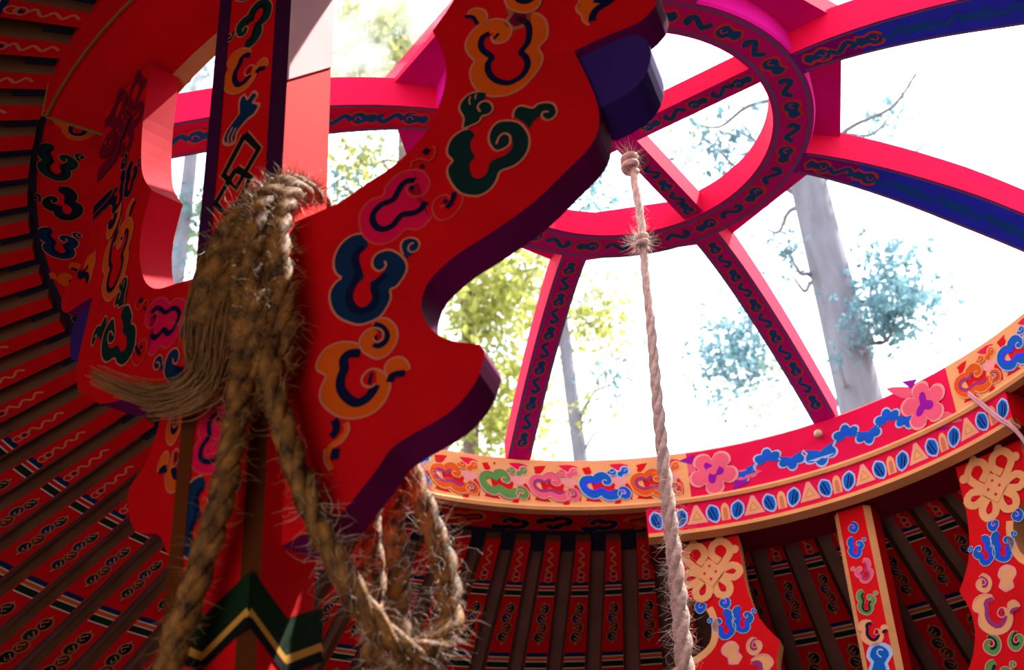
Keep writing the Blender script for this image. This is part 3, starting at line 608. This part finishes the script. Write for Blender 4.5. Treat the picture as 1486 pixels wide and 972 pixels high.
def fuzz(P, r, cnt, L, w, m, parent, lo=0.0, hi=1.0, curl=.6):
    fr = frames(P); b = MB()
    for _ in range(cnt):
        i = int(rnd.uniform(lo, hi) * (len(fr) - 1)); p, t, a, c = fr[i]; th = rnd.uniform(0, 2 * pi)
        rr = r(i / (len(P) - 1)) if callable(r) else r; o_ = a * cos(th) + c * sin(th)
        fibre(b, p + o_ * rr * .85, o_ + t * rnd.uniform(-1.2, 1.2), L * rnd.uniform(.3, 1.2), w, m, curl)
    return b.build('fibres', parent, kind='stuff')
OY = CAM.y
def rp_(pts): return [at_y(x, y, OY + dy) for x, y, dy in pts]
rope = empty('horsehair_rope', 'shaggy brown horsehair rope looped over the carved post with a frayed tail', 'rope', tuple(at_y(380, 300, OY + 1.33)))
inv = Matrix.Translation(-rope.location)
def reloc(path): return [p - rope.location for p in path]
R0 = .0128
main = [(465, 345, 1.47), (462, 312, 1.44), (440, 292, 1.39), (412, 296, 1.335), (392, 330, 1.31), (388, 420, 1.30), (392, 520, 1.295), (412, 620, 1.29), (446, 720, 1.30), (486, 810, 1.32), (530, 885, 1.34), (578, 938, 1.37), (622, 945, 1.40), (652, 905, 1.42), (648, 830, 1.43), (626, 760, 1.435), (604, 705, 1.44), (582, 640, 1.45), (560, 590, 1.46)]
o, P = twisted(reloc(rp_(main)), R0, hairm, rope, turns=27); fuzz(P, R0, 2600, .010, .00028, hairm, rope, curl=.5); fuzz(P, R0, 700, .028, .0003, hairl, rope, curl=.7); fuzz(P, R0, 420, .036, .0003, palel, rope, lo=.45, hi=1.0, curl=.8)
second = [(470, 330, 1.46), (448, 286, 1.40), (415, 280, 1.35), (380, 292, 1.32), (356, 330, 1.305), (352, 420, 1.30), (352, 520, 1.295), (342, 620, 1.285), (322, 720, 1.28), (292, 820, 1.285), (262, 910, 1.29), (238, 990, 1.29), (225, 1060, 1.29)]
o, P = twisted(reloc(rp_(second)), R0 * 1.02, hairm, rope, turns=27); fuzz(P, R0, 2400, .010, .00028, hairm, rope, curl=.5); fuzz(P, R0, 600, .024, .0003, hairl, rope, curl=.7)
third = [(566, 620, 1.46), (574, 680, 1.45), (572, 760, 1.44), (580, 840, 1.43), (580, 905, 1.41), (600, 950, 1.40), (635, 935, 1.41)]
o, P = twisted(reloc(rp_(third)), R0 * .95, hairm, rope, turns=27); fuzz(P, R0, 260, .032, .0003, palel, rope, curl=.8)
fourth = [(572, 640, 1.47), (555, 690, 1.47), (540, 760, 1.46), (546, 840, 1.45), (540, 900, 1.44), (548, 960, 1.42), (600, 985, 1.41)]
o, P = twisted(reloc(rp_(fourth)), R0 * .85, hairm, rope, turns=27); fuzz(P, R0, 160, .03, .0003, palel, rope, curl=.8)
fifth = [(460, 320, 1.44), (432, 276, 1.38), (398, 286, 1.34), (350, 318, 1.315), (326, 372, 1.31), (312, 430, 1.31), (300, 480, 1.312)]
o, P = twisted(reloc(rp_(fifth)), lambda f: R0 * (1.1 + .7 * f), hairm, rope, turns=15); fuzz(P, R0 * 1.4, 1800, .016, .0003, hairm, rope, curl=.6); fuzz(P, R0 * 1.3, 700, .03, .0003, hairl, rope, curl=.8)
sixth = [(474, 345, 1.465), (460, 296, 1.42), (428, 270, 1.36), (396, 280, 1.325), (374, 320, 1.30), (368, 400, 1.292), (372, 480, 1.29), (368, 540, 1.30), (360, 590, 1.31)]
o, P = twisted(reloc(rp_(sixth)), R0 * 1.05, hairm, rope, turns=27); fuzz(P, R0, 2200, .012, .00028, hairm, rope, curl=.5); fuzz(P, R0, 700, .028, .0003, hairl, rope, curl=.7)
seventh = [(478, 352, 1.47), (470, 310, 1.44), (448, 280, 1.385), (418, 284, 1.33), (404, 330, 1.305), (408, 410, 1.30), (412, 480, 1.305), (402, 540, 1.31)]
o, P = twisted(reloc(rp_(seventh)), R0 * 1.05, hairm, rope, turns=27); fuzz(P, R0, 2000, .012, .00028, hairm, rope, curl=.5); fuzz(P, R0, 500, .028, .0003, hairl, rope, curl=.7)
# frayed tail: combed hair
b = MB()
def tail(ctrl, cnt, s0, s1, w):
    base = rp_(ctrl)
    for _ in range(cnt):
        a, c, e = rnd.gauss(0, 1), rnd.gauss(0, 1), rnd.gauss(0, 1); L = rnd.uniform(.72, 1.0); pts = []; N = len(base)
        for i, p in enumerate(base):
            f = i / (N - 1); s = s0 + (s1 - s0) * f
            pts.append(p + Vector((a * s * .6, c * s, e * s)) + Vector((rnd.gauss(0, .0022), rnd.gauss(0, .001), rnd.gauss(0, .0022))))
        q = smooth_path(pts, 3); q = [x - rope.location for x in q[:max(4, int(len(q) * L))]]
        b.tube(q, lambda f: w * (1 - .6 * f), hairl if rnd.random() < .55 else hairm, n=3, cap=False)
tail([(318, 420, 1.31), (304, 480, 1.31), (296, 530, 1.312), (270, 563, 1.32), (225, 575, 1.34), (175, 562, 1.36), (122, 537, 1.38)], 230, .008, .0055, .0008)
tail([(335, 440, 1.31), (322, 500, 1.31), (312, 550, 1.31), (285, 580, 1.315), (245, 594, 1.33), (205, 600, 1.345)], 150, .008, .004, .0008)
tail([(300, 400, 1.318), (285, 450, 1.316), (278, 500, 1.316), (285, 545, 1.318)], 200, .009, .008, .0009)
b.build('frayed_tail', rope, kind='stuff')

# pale rope hanging from the hub cross
hang = empty('hanging_rope', 'pale twisted rope hanging straight down from the middle of the hub cross', 'rope', (0.024, 0.01, HT + HZ))
hp = [(916, 224, 2.345), (921, 262, 2.34), (930, 320, 2.335), (937, 400, 2.33), (945, 480, 2.33), (954, 580, 2.32), (964, 680, 2.31), (976, 780, 2.30), (986, 880, 2.29), (996, 990, 2.28), (1006, 1100, 2.27)]
hpw = [p - hang.location for p in rp_(hp)]
hr = lambda f: .0080 + .0085 * max(0, f - .35) ** .9 / .65 ** .9 * (1.0)
o, P = twisted(hpw, hr, palem, hang, turns=22, n=7); fuzz(P, hr, 900, .020, .0003, palel, hang, curl=.7); fuzz(P, hr, 500, .035, .0003, palel, hang, lo=.6, hi=.95, curl=.8)
for (x, y, dy), r in (((914, 238, 2.335), .017), ((931, 352, 2.325), .014)):
    c = at_y(x, y, OY + dy) - hang.location; pts = []
    for i in range(26):
        a = i / 25 * 4 * pi; pts.append(c + Vector((cos(a) * r * .75, sin(a) * r * .75, (i / 25 - .5) * r * 2.2)))
    b = MB(); b.tube(pts, r * .42, palem, n=7); b.build('knot', hang, smooth=True)
b = MB()
for (x, y, dy), nn_ in (((931, 352, 2.325), 260), ((914, 230, 2.335), 90)):
    c = at_y(x, y, OY + dy) - hang.location
    for _ in range(nn_):
        d = Vector((rnd.gauss(0, 1), rnd.gauss(0, 1), rnd.gauss(0, 1))); fibre(b, c + d.normalized() * .008, d, .04 * rnd.uniform(.4, 1.1), .0004, palel, .5)
b.build('frayed_ends', hang, kind='stuff')
# pink cord tied through the ring
cord = empty('tie_cord', 'thin pink double cord tied to the crown ring over a blue cloud', 'cord', (0, 0, 0))
def on_ring(px, py, R):
    d = ray(px, py); a = d.x ** 2 + d.y ** 2; bq = 2 * (d.x * CAM.x + d.y * CAM.y); cq = CAM.x ** 2 + CAM.y ** 2 - R * R
    t = (-bq + sqrt(bq * bq - 4 * a * cq)) / (2 * a); return CAM + d * t
cm = mat('pink_cord', (0.62, 0.30, 0.36), rough=.8)
for k in (0, 1):
    b = MB(); p0 = on_ring(1408, 571 + 4 * k, .992); p1 = on_ring(1446, 602 + 5 * k, .985); p2 = on_ring(1482, 632 + 3 * k, .985); p3 = p2 + Vector((.05, .02, -.16))
    b.tube(smooth_path([p0 + Vector((.006, .008, 0)), p0, p1, p2, p3], 5), .0034, cm, n=6); b.build('strand', cord, smooth=True)
# brass nail in the ring, iron ring by the left bracket
def lathe(prof, m, n=16, M=Matrix()):
    b = MB(); b.sweep([[M @ vec(r * cos(2 * pi * k / n), r * sin(2 * pi * k / n), z) for k in range(n)] for r, z in prof], m); return b
p = on_ring(1190, 632, 1.0); M = Matrix.Translation(p) @ Vector((-p.x, -p.y, 0)).to_track_quat('Z', 'Y').to_matrix().to_4x4()
o = lathe([(.004, -.01), (.004, .006), (.010, .008), (.011, .014), (.008, .019), (.002, .021)], mat('brass', (.55, .40, .20), rough=.35, spec=.8), M=M).build('peg_knob', smooth=True)
o['label'] = 'small brass peg knob on the crown ring above the leaf garland'; o['category'] = 'knob'
c = at_y(268, 112, OY + 1.70); b = MB()
b.tube([c + CR * (cos(a) * .009) + CU * (sin(a) * .009) for a in [2 * pi * i / 20 for i in range(21)]], .0022, mat('iron', (.02, .02, .05), rough=.4, spec=.6), n=6)
b.tube([c - CR * .009, c - CR * .020 + CU * .004, c - CR * .05 + CU * .016], .002, MATS['iron'], n=6)
o = b.build('hook_ring', smooth=True); o['label'] = 'small dark iron ring on a hook beside the rope draped post'; o['category'] = 'ring'

# ------------------------------------------------------------------ trees outside
bark = mat('pale_bark', (0.20, 0.195, 0.26), rough=.9, var=.15, scale=14, stretch=(1, 1, .25), bump=.5)
bark2 = mat('brown_bark', (0.19, 0.13, 0.12), rough=.9, var=.2, scale=12, stretch=(1, 1, .25), bump=.5)
def leafmat(n, c):
    m = mat(n, c, rough=.7, var=.2, scale=2.0); nt_ = m.node_tree; bs = nt_.nodes['Principled BSDF']; out = nt_.nodes['Material Output']
    tr = nt_.nodes.new('ShaderNodeBsdfTranslucent'); tr.inputs[0].default_value = (*c, 1); mx = nt_.nodes.new('ShaderNodeMixShader'); mx.inputs[0].default_value = .45
    nt_.links.new(bs.outputs[0], mx.inputs[1]); nt_.links.new(tr.outputs[0], mx.inputs[2]); nt_.links.new(mx.outputs[0], out.inputs[0]); return m
LV = {'blue': leafmat('bluegreen_needles', (0.15, 0.30, 0.38)), 'yellow': leafmat('yellowgreen_leaves', (0.42, 0.44, 0.12)), 'pale': leafmat('pale_green_leaves', (0.30, 0.40, 0.22))}
tr_ = random.Random(11)
def tree(name, label, px, py, dist, wpx, H, bk, clumps, lean=(0, 0), top=None):
    c = at_d(px, py, dist); el = (c - CAM).length; r = wpx / F_PX * el / 2
    zc = c.z; t = empty(name, label, 'tree', (c.x, c.y, -.12), group='trees around the roof opening')
    b = MB(); pts = []
    for i in range(13):
        z = (H + .12) * i / 12; k = z - zc
        pts.append(Vector((lean[0] * k + .04 * sin(z * .7 + px), lean[1] * k, z)))
    b.tube(pts, lambda f: r * (1.35 - f * 1.0 * (H / (H + 4))) if f > .02 else r * 1.6, bk, n=12); b.build('trunk', t, smooth=True)
    fo = MB()
    for (x, y, rpx, lk, dens) in clumps:
        q = at_d(x, y, dist + tr_.uniform(-.6, .6)); R = rpx / F_PX * (q - CAM).length; q = q - t.location
        st = Vector((lean[0] * (q.z - zc), lean[1] * (q.z - zc), max(.5, q.z - .35 * abs(q.x) - .2)))
        if (q - st).length < 3.0: bb = MB(); bb.tube(smooth_path([st, st * .6 + q * .4 + Vector((0, .1, .12)), st * .25 + q * .75 + Vector((0, 0, -.1)), q], 4), lambda f: r * .10 * (1 - .8 * f) + .005, bk, n=6); bb.build('branch', t, smooth=True)
        for _ in range(int(dens * 3.2)):
            g = Vector((tr_.gauss(0, .48), tr_.gauss(0, .48), tr_.gauss(0, .40))) * R; p = q + g
            # sprays of small leaves
            for _k in range(3):
                s = R * tr_.uniform(.07, .15); a = Vector((tr_.gauss(0, 1), tr_.gauss(0, 1), tr_.gauss(0, 1))).normalized(); e = a.cross(Vector((tr_.gauss(0, 1), tr_.gauss(0, 1), tr_.gauss(0, 1)))).normalized()
                pp = p + Vector((tr_.gauss(0, .06), tr_.gauss(0, .06), tr_.gauss(0, .06))) * R
                fo.add([pp - a * s, pp + e * s * .45, pp + a * s, pp - e * s * .45], [(0, 1, 2, 3)], LV[lk])
    if fo.v: fo.build('foliage', t, kind='stuff')
    return t
tree('pine_tree', 'thick pale trunked pine with blue green tufts seen beyond the spoke', 1210, 430, 9, 66, 13, bark,
     [(1290, 400, 60, 'blue', 60), (1300, 450, 62, 'blue', 70), (1260, 470, 40, 'blue', 40), (1325, 430, 40, 'blue', 30), (1140, 360, 35, 'blue', 26), (1150, 400, 30, 'blue', 16), (1215, 520, 26, 'blue', 20), (1110, 330, 40, 'pale', 14), (1290, 170, 40, 'blue', 18), (1330, 105, 28, 'blue', 12), (1255, 195, 26, 'blue', 10), (1345, 205, 12, 'blue', 5), (1040, 215, 60, 'blue', 30), (1010, 180, 40, 'pale', 16), (1085, 190, 30, 'blue', 10), (1195, 590, 26, 'blue', 14)], lean=(.0, 0))
tree('young_pine_tree', 'slim young pine with a round blue green crown behind the slanting spoke', 1092, 590, 15, 20, 9.9, bark,
     [(1065, 490, 52, 'blue', 60), (1045, 530, 45, 'blue', 45), (1085, 530, 50, 'blue', 50), (1020, 510, 22, 'blue', 12), (1050, 585, 36, 'blue', 20), (1110, 590, 40, 'pale', 16), (1120, 540, 30, 'pale', 10)])
tree('slender_tree', 'slender grey blue trunk standing beyond the upright dark spoke', 832, 570, 14, 27, 12.5, bark,
     [(880, 545, 40, 'blue', 22), (860, 590, 40, 'yellow', 20), (800, 470, 60, 'yellow', 46), (870, 460, 60, 'yellow', 46), (905, 520, 34, 'pale', 12), (850, 420, 40, 'pale', 16), (850, 270, 50, 'blue', 26), (880, 300, 40, 'blue', 14), (895, 590, 24, 'blue', 10)], lean=(-.02, 0))
tree('birch_tree', 'grey brown trunk with yellow leaves between the carved bracket and upright spoke', 677, 520, 18, 30, 17, bark2,
     [(720, 400, 80, 'yellow', 90), (700, 460, 70, 'yellow', 80), (760, 430, 50, 'yellow', 26), (715, 560, 70, 'yellow', 70), (740, 610, 70, 'yellow', 60), (640, 590, 50, 'yellow', 24), (725, 500, 40, 'blue', 14), (700, 640, 50, 'yellow', 24), (790, 380, 40, 'yellow', 20)])
tree('far_birch_tree', 'brown trunk close behind the carved bracket with sparse yellow leaves', 640, 560, 23, 32, 15, bark2,
     [(620, 520, 50, 'yellow', 24), (655, 640, 50, 'yellow', 24), (690, 600, 50, 'pale', 20), (640, 430, 40, 'yellow', 20)])
tree('tall_tree', 'tall brown trunk with yellow foliage seen between post and carved bracket', 588, 80, 14, 40, 17.5, bark2,
     [(545, 60, 70, 'yellow', 110), (525, 110, 60, 'yellow', 90), (512, 60, 40, 'blue', 50), (620, 100, 50, 'yellow', 60), (515, 300, 50, 'yellow', 40), (600, 110, 50, 'yellow', 40), (520, 30, 40, 'blue', 26), (570, 20, 50, 'yellow', 30), (520, 230, 50, 'yellow', 40), (550, 215, 40, 'pale', 26), (500, 270, 40, 'blue', 20), (610, 50, 40, 'pale', 30)])
tree('leafy_tree', 'blue green leafy tree seen between the left bracket and post', 262, 330, 14, 30, 16, bark,
     [(260, 90, 60, 'blue', 90), (290, 60, 50, 'pale', 60), (240, 160, 60, 'blue', 90), (230, 120, 50, 'blue', 50), (270, 330, 60, 'pale', 40), (285, 165, 46, 'blue', 36), (265, 120, 30, 'pale', 10), (280, 300, 46, 'blue', 24), (300, 190, 30, 'blue', 16), (270, 380, 30, 'blue', 12)])
tree('far_pine_tree', 'far bluish pine top seen through the wide bay beside the blue spokes', 1420, 300, 20, 20, 9, bark, [(1310, 150, 30, 'blue', 10), (1280, 178, 22, 'blue', 8)])

# clear plastic film stretched over one bay of the wheel
fm_ = bpy.data.materials.new('clear_film'); fm_.use_nodes = True; n_ = fm_.node_tree.nodes; l_ = fm_.node_tree.links; n_.remove(n_['Principled BSDF'])
t1 = n_.new('ShaderNodeBsdfTransparent'); t1.inputs[0].default_value = (.93, .95, .97, 1); t2 = n_.new('ShaderNodeBsdfTranslucent'); t2.inputs[0].default_value = (.8, .85, .9, 1); t3 = n_.new('ShaderNodeBsdfGlossy'); t3.inputs[1].default_value = .08
nz = n_.new('ShaderNodeTexNoise'); nz.inputs['Scale'].default_value = 9; rm = n_.new('ShaderNodeMapRange'); rm.inputs['From Min'].default_value = .35; rm.inputs['From Max'].default_value = .7; rm.inputs['To Min'].default_value = .02; rm.inputs['To Max'].default_value = .22
m1 = n_.new('ShaderNodeMixShader'); m2 = n_.new('ShaderNodeMixShader'); m2.inputs[0].default_value = .03
l_.new(nz.outputs['Fac'], rm.inputs[0]); l_.new(rm.outputs[0], m1.inputs[0]); l_.new(t1.outputs[0], m1.inputs[1]); l_.new(t2.outputs[0], m1.inputs[2]); l_.new(m1.outputs[0], m2.inputs[1]); l_.new(t3.outputs[0], m2.inputs[2]); l_.new(m2.outputs[0], n_['Material Output'].inputs[0])
b = MB(); NA, NRr = 10, 8
vs = [vec(R_ * cos(a), R_ * sin(a), zs(R_) + .077) for i in range(NRr + 1) for R_ in [.44 + .62 * i / NRr] for a in [rad(194.43 + 45 * j / NA) for j in range(NA + 1)]]
b.add(vs, [(i * (NA + 1) + j, i * (NA + 1) + j + 1, (i + 1) * (NA + 1) + j + 1, (i + 1) * (NA + 1) + j) for i in range(NRr) for j in range(NA)], fm_)
b.build('film_pane', crown, smooth=True)
